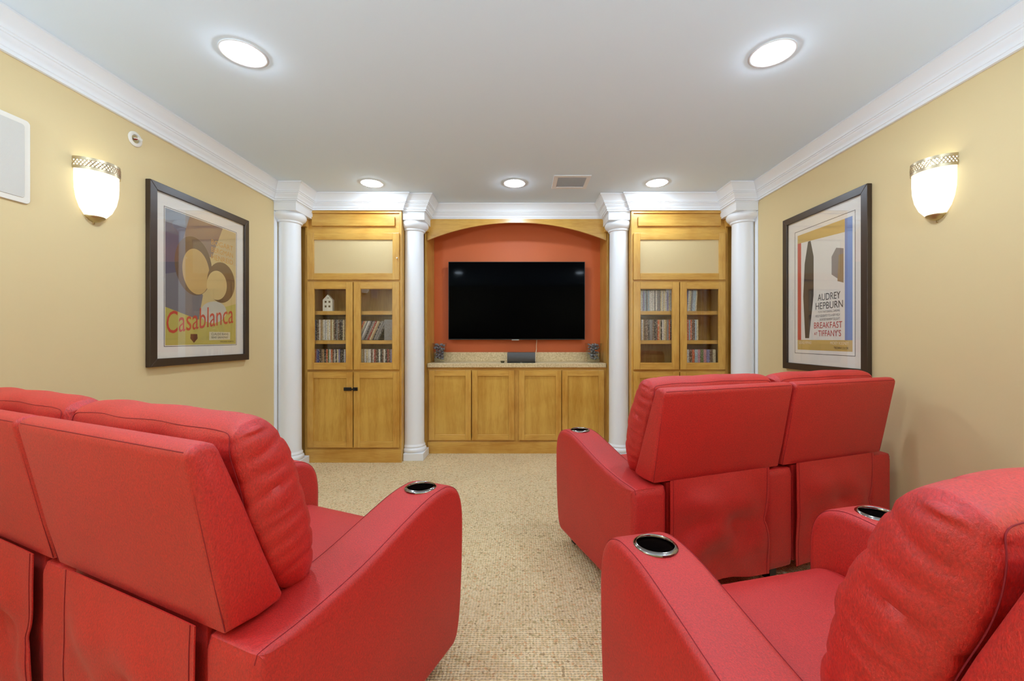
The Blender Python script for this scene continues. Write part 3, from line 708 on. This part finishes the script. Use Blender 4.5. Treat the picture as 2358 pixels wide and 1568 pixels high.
# framed posters ------------------------------------------------------------
def mk(name, c, rough=0.6): return plain(name, srgb(*c), rough)
def text_verts(body, size, font_shear=0.0, space=1.0, extr=0.0):
    cu = bpy.data.curves.new('lettering', 'FONT'); cu.body = body; cu.size = size; cu.shear = font_shear
    cu.space_character = space; cu.align_x = 'LEFT'; cu.resolution_u = 3
    o = bpy.data.objects.new('lettering', cu); col.objects.link(o)
    dg = bpy.context.evaluated_depsgraph_get(); me = bpy.data.meshes.new_from_object(o.evaluated_get(dg))
    vs_ = [v.co.copy() for v in me.vertices]; fs = [list(p.vertices) for p in me.polygons]
    bpy.data.objects.remove(o); bpy.data.curves.remove(cu); bpy.data.meshes.remove(me)
    return vs_, fs
def poster(side, Y0, Y1, Z0, Z1, print_rect, line_rect, label, group, art):
    W_, H_ = Y1-Y0, Z1-Z0
    if side < 0: toP = lambda s, t_, n_: (-HW+n_, Y0+s, Z0+t_)
    else: toP = lambda s, t_, n_: (HW-n_, Y1-s, Z0+t_)
    t = thing('framed_poster', toP(W_/2, 0, 0), label, 'poster', group)
    fw, d = 0.046, 0.029
    q = [((0, 0), (W_, 0), (W_-fw, fw), (fw, fw)), ((W_, 0), (W_, H_), (W_-fw, H_-fw), (W_-fw, fw)),
         ((W_, H_), (0, H_), (fw, H_-fw), (W_-fw, H_-fw)), ((0, H_), (0, 0), (fw, fw), (fw, H_-fw))]
    for k in q: MB().prism(k, toP, 0.001, d).build('moulding', M['frame'], t, bevel=0.002)
    def rect(mb, r, n_): mb.add([toP(r[0], r[1], n_), toP(r[2], r[1], n_), toP(r[2], r[3], n_), toP(r[0], r[3], n_)], [(0, 1, 2, 3)]); return mb
    MB().prism([(fw-0.004, fw-0.004), (W_-fw+0.004, fw-0.004), (W_-fw+0.004, H_-fw+0.004), (fw-0.004, H_-fw+0.004)], toP, 0.006, 0.014).build('mat_board', M['mat'], t)
    l = MB(); lw = 0.003; a, b_, c_, e_ = line_rect
    for r_ in ((a, b_, a+lw, e_), (c_-lw, b_, c_, e_), (a, b_, c_, b_+lw), (a, e_-lw, c_, e_)):
        l.prism([(r_[0], r_[1]), (r_[2], r_[1]), (r_[2], r_[3]), (r_[0], r_[3])], toP, 0.014, 0.0146)
    l.build('mat_line', M['line'], t)
    mats = []; names = {}
    p = MB(); pa, pb, pc, pe = print_rect
    pw, ph = pc-pa, pe-pb
    def use(cname, c):
        if cname not in names:
            names[cname] = len(mats); mats.append(mk('print_'+cname, c))
        p.cur = names[cname]
    layer = [0]
    def poly(cname, c, pts):
        use(cname, c); layer[0] += 1
        p.add([toP(pa+x*pw, pb+y*ph, 0.0143+0.00003*layer[0]) for x, y in pts], [tuple(range(len(pts)))])
    def ell(cname, c, cx_, cy_, rx_, ry_, rot=0.0, n_=36):
        pts = []
        for k in range(n_):
            an = 2*math.pi*k/n_; x, y = rx_*math.cos(an), ry_*math.sin(an)*ph/pw
            xr, yr = x*math.cos(rot)-y*math.sin(rot), x*math.sin(rot)+y*math.cos(rot)
            pts.append((cx_+xr, cy_+yr*pw/ph))
        poly(cname, c, pts)
    texts = []
    def text(cname, c, body, x, y, w, hgt, rot=0.0, shear=0.0):
        vs_, fs = text_verts(body, 1.0, shear)
        mnx = min(v.x for v in vs_); mxx = max(v.x for v in vs_); mny = min(v.y for v in vs_); mxy = max(v.y for v in vs_)
        sx, sy = w*pw/(mxx-mnx), hgt*ph/(mxy-mny); layer[0] += 1
        key = None
        mt = mk('letter_'+cname, c)
        m_ = MB(); out = []
        for v in vs_:
            X_, Y_ = (v.x-mnx)*sx, (v.y-mny)*sy
            out.append(toP(pa+x*pw+X_*math.cos(rot)-Y_*math.sin(rot), pb+y*ph+X_*math.sin(rot)+Y_*math.cos(rot), 0.0146+0.00004*layer[0]))
        m_.add(out, fs); texts.append((m_, mt))
    art(poly, ell, text)
    po = p.build('print', mats, t)
    for m_, mt in texts: m_.build('lettering', mt, po)
    g = MB().prism([(fw-0.002, fw-0.002), (W_-fw+0.002, fw-0.002), (W_-fw+0.002, H_-fw+0.002), (fw-0.002, H_-fw+0.002)], toP, 0.0215, 0.0235).build('glass_pane', M['glass'], t)
    g['label'] = 'clear glass pane'
    return t
def art_left(poly, ell, text):
    poly('sand', (206, 178, 118), [(0, 0), (1, 0), (1, 1), (0, 1)])
    poly('slate', (98, 88, 100), [(0, 0.36), (0.42, 0.36), (0.42, 0.92), (0.6, 1), (0, 1)])
    poly('blue_grey', (136, 140, 146), [(0, 0.9), (0.32, 0.9), (0.32, 1), (0, 1)])
    poly('mauve', (140, 112, 96), [(0.2, 0.78), (0.62, 0.72), (0.8, 1), (0.3, 1)])
    poly('tan_top', (200, 172, 122), [(0.62, 0.74), (1, 0.7), (1, 1), (0.78, 1)])
    poly('olive', (190, 172, 84), [(0, 0), (1, 0), (1, 0.36), (0.7, 0.3), (0.3, 0.24), (0, 0.3)])
    poly('grey_coat', (120, 112, 112), [(0, 0.28), (0.42, 0.2), (0.48, 0.4), (0.2, 0.56), (0, 0.52)])
    ell('umber', (112, 84, 58), 0.36, 0.62, 0.25, 0.23, 0.1)
    ell('warm_tan', (198, 160, 96), 0.39, 0.58, 0.185, 0.18, 0.12)
    ell('brown', (118, 86, 48), 0.76, 0.53, 0.22, 0.175, -0.25)
    ell('light_tan', (210, 180, 118), 0.69, 0.50, 0.155, 0.125, -0.3)
    ell('pale', (196, 188, 168), 0.64, 0.27, 0.2, 0.09, 0.15)
    text('red', (198, 74, 48), 'Casablanca', 0.03, 0.082, 0.94, 0.165, 0.155, 0.25)
    for k, w_ in enumerate(('BOGART', 'BERGMAN', 'HENREID')):
        text('gold', (206, 146, 54), w_, 0.60, 0.835-0.062*k, 0.35, 0.042, -0.02)
    poly('pale_patch', (218, 204, 166), [(0.57, 0.035), (0.9, 0.04), (0.9, 0.105), (0.57, 0.105)])
    text('ink', (66, 52, 44), 'CLAUDE RAINS', 0.60, 0.077, 0.27, 0.020)
    text('ink', (66, 52, 44), 'SIDNEY GREENSTREET', 0.60, 0.050, 0.27, 0.017)
    text('ink', (96, 74, 44), 'MICHAEL CURTIZ', 0.74, 0.016, 0.22, 0.012)
    poly('shield', (112, 60, 34), [(0.31, 0.085), (0.40, 0.085), (0.405, 0.05), (0.355, 0.015), (0.305, 0.05)])
def art_right(poly, ell, text):
    poly('paper', (232, 224, 212), [(0, 0), (1, 0), (1, 1), (0, 1)])
    poly('red_bar', (196, 70, 56), [(0, 0.085), (0.075, 0.085), (0.075, 0.93), (0, 0.93)])
    poly('blue_bar', (108, 134, 190), [(0.88, 0.085), (1, 0.085), (1, 1), (0.88, 1)])
    poly('ochre', (206, 170, 96), [(0, 0.93), (0.88, 0.90), (0.88, 1), (0, 1)])
    poly('ochre', (206, 170, 96), [(0, 0), (1, 0), (1, 0.085), (0, 0.085)])
    poly('charcoal', (58, 46, 42), [(0.16, 0.10), (0.24, 0.10), (0.33, 0.46), (0.33, 0.78), (0.27, 0.92), (0.22, 0.92), (0.15, 0.74), (0.12, 0.46)])
    poly('grey_patch', (140, 128, 124), [(0.66, 0.60), (0.86, 0.52), (0.86, 0.78), (0.74, 0.80), (0.66, 0.74)])
    poly('tan_patch', (156, 128, 92), [(0.76, 0.54), (0.86, 0.52), (0.86, 0.74), (0.78, 0.74)])
    text('ink', (56, 46, 44), 'AUDREY', 0.41, 0.405, 0.40, 0.055)
    text('ink', (56, 46, 44), 'HEPBURN', 0.37, 0.335, 0.48, 0.055)
    text('grey', (128, 118, 116), 'PLAYS THAT DARING, DARLING', 0.42, 0.303, 0.38, 0.020)
    text('grey', (128, 118, 116), 'HOLLY GOLIGHTLY TO A NEW HIGH', 0.37, 0.272, 0.43, 0.020)
    text('grey', (128, 118, 116), 'IN ENTERTAINMENT DELIGHT!', 0.45, 0.241, 0.35, 0.020)
    text('red', (188, 50, 44), 'BREAKFAST', 0.34, 0.180, 0.50, 0.050)
    text('red', (188, 50, 44), 'AT', 0.34, 0.125, 0.06, 0.024)
    text('red', (188, 50, 44), "TIFFANY'S", 0.42, 0.115, 0.40, 0.050)
    text('cream', (240, 226, 196), 'GEORGE PEPPARD', 0.03, 0.050, 0.26, 0.024)
    text('cream', (240, 226, 196), 'MICKEY ROONEY', 0.64, 0.050, 0.30, 0.024)
    text('ink', (56, 46, 44), 'TECHNICOLOR', 0.70, 0.016, 0.24, 0.018)
poster(-1, 2.285, 3.115, 0.972, 2.029, (0.112, 0.121, 0.704, 0.931), (0.104, 0.113, 0.712, 0.939),
       'dark-framed poster with a red title on the left wall beside the sconce', 'framed film posters', art_left)
poster(1, 2.343, 3.103, 0.908, 2.025, (0.148, 0.145, 0.638, 0.966), (0.117, 0.118, 0.659, 0.997),
       'dark-framed poster with red and blue side bars on the right wall', 'framed film posters', art_right)

# ------------------------------------------------------------------ ceiling things
def lamp(x, y, label, lens='lens'):
    t = thing('recessed_light', (x, y, CEIL-0.012), label, 'ceiling light', 'recessed ceiling lights')
    MB().lathe([(0.073, -0.0005), (0.096, -0.0005), (0.096, -0.003), (0.094, -0.004), (0.076, -0.002), (0.073, -0.0005)], (x, y, CEIL), 40).build('trim_ring', M['white'], t, smooth=50)
    MB().lathe([(0.0, -0.013), (0.055, -0.012), (0.0735, -0.007), (0.0735, -0.001)], (x, y, CEIL), 20).build('lens', M[lens], t, smooth=60)
lamp(-1.228, 1.872, 'large lit recessed ceiling light nearest on the left, above the left sconce')
lamp(1.196, 1.869, 'large lit recessed ceiling light nearest on the right, above the right sconce')
lamp(-1.215, 3.44, 'lit recessed ceiling light in front of the left tall cabinet', 'lens_dim')
lamp(-0.012, 3.44, 'lit recessed ceiling light in front of the television alcove, beside the vent')
lamp(1.185, 3.43, 'lit recessed ceiling light in front of the right tall cabinet', 'lens_dim')
lamp(-1.21, 0.35, 'lit recessed ceiling light over the aisle behind the left loveseat')
lamp(1.21, 0.35, 'lit recessed ceiling light over the nearest right loveseat')
def fill_lamp(x, y, label):  # added uplights out of view, only to brighten the ceiling
    t = thing('floor_lamp', (x, y, 0), label, 'floor lamp', 'torchiere floor lamps at the rear')
    MB().lathe([(0, 0), (0.13, 0), (0.135, 0.008), (0.12, 0.02), (0.03, 0.03), (0, 0.03)], (x, y, 0.001), 28).build('base', M['brass_dark'], t, smooth=40)
    MB().lathe([(0, 0.03), (0.012, 0.03), (0.012, 1.22), (0, 1.22)], (x, y, 0), 14).build('pole', M['brass_dark'], t, smooth=40)
    MB().lathe([(0.02, 1.22), (0.06, 1.225), (0.13, 1.26), (0.17, 1.31), (0.167, 1.312), (0.126, 1.268), (0.058, 1.235), (0, 1.23)], (x, y, 0), 28).build('bowl_shade', M['white'], t, smooth=50)
    MB().lathe([(0, 1.245), (0.03, 1.252), (0.048, 1.28), (0.048, 1.30), (0.03, 1.328), (0, 1.335)], (x, y, 0), 12).build('bulb', M['bulb'], t, smooth=60)
fill_lamp(-1.75, -0.35, 'white bowl torchiere floor lamp behind the left loveseat')
fill_lamp(1.75, -0.35, 'white bowl torchiere floor lamp behind the nearest right loveseat')
t = thing('ceiling_vent', (0.457, 3.41, CEIL-0.008), 'white square louvred air vent in the ceiling', 'vent')
v = MB(); z = CEIL-0.006
for r_ in ((0.308, 0.343, 3.268, 3.555), (0.575, 0.607, 3.268, 3.555), (0.343, 0.575, 3.268, 3.302), (0.343, 0.575, 3.517, 3.555)): v.box(r_[0], r_[1], r_[2], r_[3], z, CEIL-0.0005)
v.build('vent_frame', M['white'], t)
B(0.343, 0.575, 3.302, 3.517, CEIL-0.0012, CEIL-0.0004).build('vent_back', M['vent_dark'], t)
nsl = 13
for k in range(nsl):
    y = 3.306+(3.513-3.306)*(k+0.5)/nsl
    MB().prism([(y-0.007, -0.0055), (y-0.0055, -0.0062), (y+0.006, -0.0025), (y+0.005, -0.0015)], lambda a, b_, x: (x, a, CEIL+b_), 0.343, 0.575).build('slat', M['vent_slat'], t)

# ------------------------------------------------------------------ theatre loveseats
WA, SP, LEN = 0.165, 0.713, 0.765
def catmull(pts, sub=5, closed=False):
    out = []; n = len(pts)
    for i in range(n-1):
        p0 = Vector(pts[max(i-1, 0)]); p1 = Vector(pts[i]); p2 = Vector(pts[i+1]); p3 = Vector(pts[min(i+2, n-1)])
        for k in range(sub):
            s = k/sub
            out.append(tuple(0.5*((2*p1)+(-p0+p2)*s+(2*p0-5*p1+4*p2-p3)*s*s+(-p0+3*p1-3*p2+p3)*s**3)))
    out.append(tuple(pts[-1])); return out
def inset(poly, d):
    n = len(poly); out = []
    area = sum(poly[i][0]*poly[(i+1) % n][1]-poly[(i+1) % n][0]*poly[i][1] for i in range(n))
    sg = 1 if area > 0 else -1
    for i in range(n):
        a, b_, c = Vector(poly[i-1]), Vector(poly[i]), Vector(poly[(i+1) % n])
        e1 = (b_-a).normalized(); e2 = (c-b_).normalized()
        n1 = Vector((-e1.y, e1.x))*sg; n2 = Vector((-e2.y, e2.x))*sg
        bs = n1+n2
        k = bs.dot(n1)
        bs = bs/max(k, 0.5)
        out.append(tuple(b_+bs*d))
    return out
def soft_prism(mb, poly, u0, u1, r, seg=5, bulge=0.0, fn=None):
    """side profile (v, z) swept across u with rounded side edges"""
    fn = fn or (lambda u, v, z: (u, v, z))
    rows_ = []
    for k in range(seg+1):
        a = math.pi/2*k/seg; rows_.append((u0+r*(1-math.sin(a)), r*(1-math.cos(a))))
    rows_ = [(u, d) for u, d in rows_][::-1]      # from side inwards: first has inset r
    lay = [(u0+r*(1-math.cos(math.pi/2*k/seg)), r*(1-math.sin(math.pi/2*k/seg))) for k in range(seg+1)]
    full = lay+[(u1+u0-u, d) for u, d in lay[::-1]]
    n = len(poly); vs_ = []
    for u, d in full:
        pp = inset(poly, d) if d > 1e-6 else poly
        vs_ += [fn(u, p[0], p[1]) for p in pp]
    fs = []
    L_ = len(full)
    for k in range(L_-1):
        for i in range(n): fs.append((k*n+i, k*n+(i+1) % n, (k+1)*n+(i+1) % n, (k+1)*n+i))
    cv = sum(p[0] for p in poly)/n; cz = sum(p[1] for p in poly)/n
    vs_ += [fn(u0-bulge, cv, cz), fn(u1+bulge, cv, cz)]
    a, b_ = len(vs_)-2, len(vs_)-1
    for i in range(n):
        fs.append((i, a, (i+1) % n)); fs.append(((L_-1)*n+i, (L_-1)*n+(i+1) % n, b_))
    mb.add(vs_, fs); return mb
ARM_TOP = [(0.0, 0.50), (0.006, 0.522), (0.02, 0.532), (0.12, 0.538), (0.28, 0.562), (0.44, 0.603), (0.54, 0.627), (0.61, 0.635), (0.67, 0.632), (0.72, 0.610), (0.75, 0.572), (0.764, 0.520), (0.767, 0.45), (0.762, 0.30), (0.748, 0.16), (0.728, 0.09), (0.70, 0.066)]
arm_line = catmull(ARM_TOP, 4)
arm_poly = arm_line+[(0.5, 0.062), (0.25, 0.062), (0.02, 0.066), (0.004, 0.08), (0.0, 0.12), (0.0, 0.3)]
VC, ZC, CUPR = 0.617, 0.634, 0.0485
def arm_mesh():
    mb = MB(); soft_prism(mb, arm_poly, -WA/2, WA/2, 0.026, 5, 0.004)
    o = mb.build('arm', M['fabric'], weld=True)
    cu = MB().lathe([(0, -0.085), (CUPR-0.004, -0.085), (CUPR-0.004, 0.05), (0, 0.05)], (0, VC, ZC), 40).build('cutter', M['fabric'], weld=True)
    b = o.modifiers.new('cut', 'BOOLEAN'); b.object = cu; b.operation = 'DIFFERENCE'; b.solver = 'EXACT'; b.use_self = True
    bpy.context.view_layer.update()
    dg = bpy.context.evaluated_depsgraph_get()
    me = bpy.data.meshes.new_from_object(o.evaluated_get(dg)); me.name = 'arm'
    bpy.data.objects.remove(o); bpy.data.objects.remove(cu)
    me.polygons.foreach_set('use_smooth', [True]*len(me.polygons)); me.set_sharp_from_angle(angle=math.radians(50))
    return me
ARM = arm_mesh()
seam_path = [p for p in arm_line if p[1] > 0.2 or p[0] < 0.3]
SEAMS = []
for s in (-1, 1):
    ins = inset(arm_poly, 0.0034)[:len(arm_line)]
    pts = [(s*(WA/2-0.0125), p[0], p[1]) for p in ins[2:52]]
    SEAMS.append(MB().tube(pts, 0.0008, 5).mesh('seam', M['seam'], smooth=60))
cup_prof = [(0, -0.078), (CUPR-0.006, -0.078), (CUPR-0.0055, -0.006)]
CUP_IN = MB().lathe(cup_prof, (0, VC, ZC+0.001), 40).mesh('cup_well', M['cup'], smooth=40)
rim = [(CUPR-0.0055, -0.008), (CUPR-0.006, 0.002), (CUPR-0.004, 0.0045), (CUPR-0.001, 0.004), (CUPR+0.002, 0.002), (CUPR+0.004, 0.0), (CUPR+0.0045, -0.003), (CUPR-0.0055, -0.008)]
CUP_RIM = MB().lathe(rim, (0, VC, ZC+0.0015), 48).mesh('cup_holder', M['chrome'], smooth=60)
# back shell (wedge)
shell_pts = [(0.004, 0.548), (-0.018, 0.65), (-0.042, 0.78), (-0.066, 0.908), (-0.067, 0.920), (-0.062, 0.931), (-0.048, 0.938), (-0.030, 0.938), (-0.016, 0.931), (-0.008, 0.918), (0.038, 0.80), (0.088, 0.66), (0.126, 0.562), (0.120, 0.548), (0.07, 0.543)]
SHELL = soft_prism(MB(), shell_pts, -0.350, 0.350, 0.014, 4, 0.004).mesh('backrest', M['fabric'], smooth=45)
ss = MB()
rr_ = [(-0.338, -0.0655, 0.930), (0.338, -0.0655, 0.930)]
ss.tube([(-0.3385, -0.0625, 0.9245), (-0.332, -0.0652, 0.926), (0, -0.0652, 0.926), (0.332, -0.0652, 0.926), (0.3385, -0.0625, 0.9245)], 0.0011, 5)
for s in (-1, 1):
    ss.tube([(s*0.3425, 0.0035, 0.552), (s*0.3425, -0.0155, 0.65), (s*0.3425, -0.0395, 0.78), (s*0.3425, -0.0625, 0.908), (s*0.3385, -0.0625, 0.9245)], 0.0011, 5)
SHELL_SEAM = ss.mesh('seam', M['seam'], smooth=60)
# back cushion
CB, CT = Vector((0.198, 0.532)), Vector((0.056, 0.968))
AX = (CT-CB); AL = AX.length; AX.normalize(); NF = Vector((AX.y, -AX.x))      # NF points forward
if NF.x < 0: NF = -NF
CREASE = [0.16, 0.30, 0.44, 0.58, 0.72, 0.86]
def cushion_mesh():
    nu, nt_ = 81, 121; hw, hth = 0.339, 0.062
    rr = random.Random(5); ph = [rr.uniform(0, 6.28) for _ in CREASE]
    side = [(0.07+0.095*k+rr.uniform(-0.02, 0.02), rr.uniform(0.5, 1.0)) for k in range(10)]
    def pt(i, j, flat=False, off=0.0):
        x = -1+2*i/(nu-1); x = math.copysign(abs(x)**0.8, x)
        th = 2*math.pi*j/(nt_-1)
        e = max(0.0, 1-abs(x)**14)**(1/4.0)
        eS = 0.94+0.06*e; eN = 0.70+0.30*e
        a = math.cos(th); b_ = math.copysign(max(0.0, 1-abs(a)**4.2)**(1/2.8), math.sin(th))
        sfrac = 0.5+0.5*a*eS
        nn = b_*(hth*eN*(1.12-0.35*abs(sfrac-0.55)+0.25*max(0, sfrac-0.7))+off)
        if not flat:
            for k, ck in enumerate(CREASE):         # tufted channels on the front
                dlt = (sfrac-ck-0.010*math.sin(5*x+ph[k]))/0.016
                if b_ > 0.2: nn -= 0.0095*math.exp(-dlt*dlt)*(0.35+0.65*min(1, (1-abs(x))*9))*min(1, b_*1.5)
            for ck, am in side:                     # puckers running in from the side seams
                dlt = (sfrac-ck)/0.014
                if b_ < 0 and abs(x) > 0.6: nn += 0.006*am*math.exp(-dlt*dlt)*((abs(x)-0.6)/0.4)
            for sx_ in (-0.80, -0.24, 0.24, 0.80):
                if b_ > 0.25: nn -= 0.005*math.exp(-((x-sx_)/0.018)**2)
        nn += 0.003*math.sin(9*x+7*sfrac)+0.002*math.sin(17*sfrac-5*x)
        bow = -0.012*(x*x)*(1 if a > 0 else 0.2)
        p = CB+AX*(AL*sfrac+bow*0.6)+NF*nn
        u = hw*x*(0.985+0.03*math.sin(math.pi*sfrac))*(0.93+0.07*min(1, max(0, (sfrac+0.05)/0.3)))
        return (u, p.x, p.y)
    mb = MB(); mb.grid(pt, nu, nt_)
    half = (nt_-1)//2; K = 10
    for i, sg in ((0, -1), (nu-1, 1)):
        def cap(j, k):
            A, B_ = Vector(pt(i, j)), Vector(pt(i, nt_-1-j)); q = A.lerp(B_, k/K)
            sf = 0.5+0.47*math.cos(2*math.pi*j/(nt_-1))
            w = math.sin(math.pi*k/K); end = min(1.0, min(j, half-j)/5.0)
            d = 0.012*w*end
            for ck, am in side: d -= 0.008*am*math.exp(-((sf-ck-0.012*math.sin(2.2*k/K+ck*40))/0.015)**2)*w**0.5*end
            return (q.x+sg*d, q.y, q.z)
        mb.grid(cap, half+1, K+1)
    me = mb.mesh('back_cushion', M['fabric'], smooth=60, weld=True)
    J1 = int(nt_*0.945); J2 = int(nt_*0.56)
    path = [Vector(pt(i, J1, True, 0.0014)) for i in range(3, nu-3)]
    def corner(i, sg): return [Vector(pt(i, k, True, 0.0022))+Vector((sg*0.001, 0, 0)) for k in range(J1-1, J2, -1)]
    full = corner(2, -1)[::-1]+path+corner(nu-3, 1)
    for _ in range(3): full = [full[0]]+[(full[k-1]+full[k]*2+full[k+1])/4 for k in range(1, len(full)-1)]+[full[-1]]
    return me, MB().tube(full, 0.0009, 5).mesh('seam', M['seam'], smooth=60)
CUSH, CUSH_SEAM = cushion_mesh()
# seat cushion and base
GAP = SP-WA
seat_pts = catmull([(0.14, 0.40), (0.145, 0.462), (0.18, 0.474), (0.30, 0.468), (0.48, 0.462), (0.62, 0.462), (0.69, 0.452), (0.735, 0.425), (0.755, 0.385), (0.757, 0.34), (0.748, 0.315), (0.73, 0.305)], 4)+[(0.4, 0.305), (0.16, 0.305)]
SEAT = soft_prism(MB(), seat_pts, -GAP/2+0.002, GAP/2-0.002, 0.02, 4, 0.0).mesh('seat_cushion', M['fabric'], smooth=50)
foot_pts = [(0.10, 0.075), (0.10, 0.30), (0.70, 0.302), (0.728, 0.300), (0.740, 0.285), (0.738, 0.12), (0.728, 0.085), (0.71, 0.075)]
FOOTREST = soft_prism(MB(), foot_pts, -GAP/2+0.003, GAP/2-0.003, 0.012, 3, 0.0).mesh('footrest', M['fabric'], smooth=50)
def flap_mesh(seed):
    rr = random.Random(seed); nu, nv = 40, 44; ph = [rr.uniform(0, 6.28) for _ in range(8)]
    def pt(i, j, off):
        x = -1+2*i/(nu-1); t_ = j/(nv-1)
        z = 0.553-(0.553-0.085-0.012*math.sin(3*x+ph[0]))*t_
        w = 0.271
        pinch = 0.03*math.exp(-abs(t_-0.48)/0.10)
        u = x*w-pinch*max(0, x)**3+0.002*math.sin(6*t_+ph[1])*t_
        amp = min(1.0, t_*2.2)
        v = -0.010-0.020*math.sin(math.pi*min(1, t_*1.15))*(0.6+0.4*math.cos(1.6*x))
        v += amp*(0.014*math.sin(4.0*x+6.0*t_+ph[2])*math.exp(-((t_-0.5)/0.35)**2)+0.008*math.sin(7*x-9*t_+ph[3])+0.004*math.sin(15*t_+4*x+ph[4]))
        v += 0.024*math.exp(-((x-0.2)/0.35)**2-((t_-0.47)/0.10)**2)
        v -= 0.016*math.exp(-((x+0.3)/0.5)**2-((t_-0.25)/0.12)**2)
        ed = 1-0.85*abs(x)**3
        v = -0.012+(v+0.012)*ed
        v = min(v, -0.004)
        return (u, v+off, z)
    mb = MB(); mb.grid(lambda i, j: pt(i, j, 0), nu, nv); mb.grid(lambda i, j: pt(i, j, 0.003), nu, nv)
    n = nu*nv
    rim_ = [(i*nv) for i in range(nu)]+[((nu-1)*nv+j) for j in range(1, nv)]+[(i*nv+nv-1) for i in range(nu-2, -1, -1)]+[j for j in range(nv-2, 0, -1)]
    for a, b_ in zip(rim_, rim_[1:]+rim_[:1]): mb.f.append([a, b_, n+b_, n+a]); mb.mi.append(0)
    me = mb.mesh('back_flap', M['fabric'], smooth=60)
    return me, [MB().tube([Vector(pt(ii, j, 0))+Vector((0, -0.0006, 0)) for j in range(nv)], 0.0010, 5).mesh('seam', M['seam'], smooth=60) for ii in (1, nu-2)]
FLAPS = [flap_mesh(3), flap_mesh(8)]
FOOT = MB().box(-0.02, 0.02, -0.02, 0.02, 0.0, 0.066).mesh('foot', M['black'])
BASE = MB().box(-GAP/2+0.002, GAP/2-0.002, 0.012, 0.125, 0.09, 0.540).mesh('back_frame', M['fabric'])
def put(name, me, parent, loc=(0, 0, 0), sc=None):
    o = bpy.data.objects.new(name, me); col.objects.link(o); o.parent = parent; o.location = loc
    if sc: o.scale = sc
    return o
def loveseat(x, y, rot, label):
    t = thing('theater_loveseat', (x, y, 0), label, 'loveseat', 'red two-seat theater loveseats', rot)
    for k in range(3):
        u = WA/2+k*SP
        a = put('arm', ARM, t, (u, 0, 0)); [put('seam', q, a) for q in SEAMS]
        c = put('cup_holder', CUP_RIM, a); c['label'] = 'chrome cup holder rim'
        put('cup_well', CUP_IN, a)
        for v in (0.06, 0.66): put('foot', FOOT, t, (u, v, 0))
    for k in range(2):
        u = WA/2+SP/2+k*SP
        s = put('backrest', SHELL, t, (u, 0, 0)); put('seam', SHELL_SEAM, s)
        c = put('back_cushion', CUSH, t, (u, 0, 0)); put('seam', CUSH_SEAM, c)
        put('seat_cushion', SEAT, t, (u, 0, 0)); put('footrest', FOOTREST, t, (u, 0, 0))
        put('back_frame', BASE, t, (u, 0, 0))
        f = put('back_flap', FLAPS[k][0], t, (u, 0, 0)); [put('seam', q, f) for q in FLAPS[k][1]]
    return t
loveseat(0.492, 1.62, 0.336, 'red fabric theater loveseat seen from behind, nearest the right tall cabinet')
loveseat(-1.922, 1.386, -0.397, 'red fabric theater loveseat in the left foreground, left of the aisle')
loveseat(0.442, 0.372, 0.246, 'red fabric theater loveseat in the bottom right corner, nearest the camera')
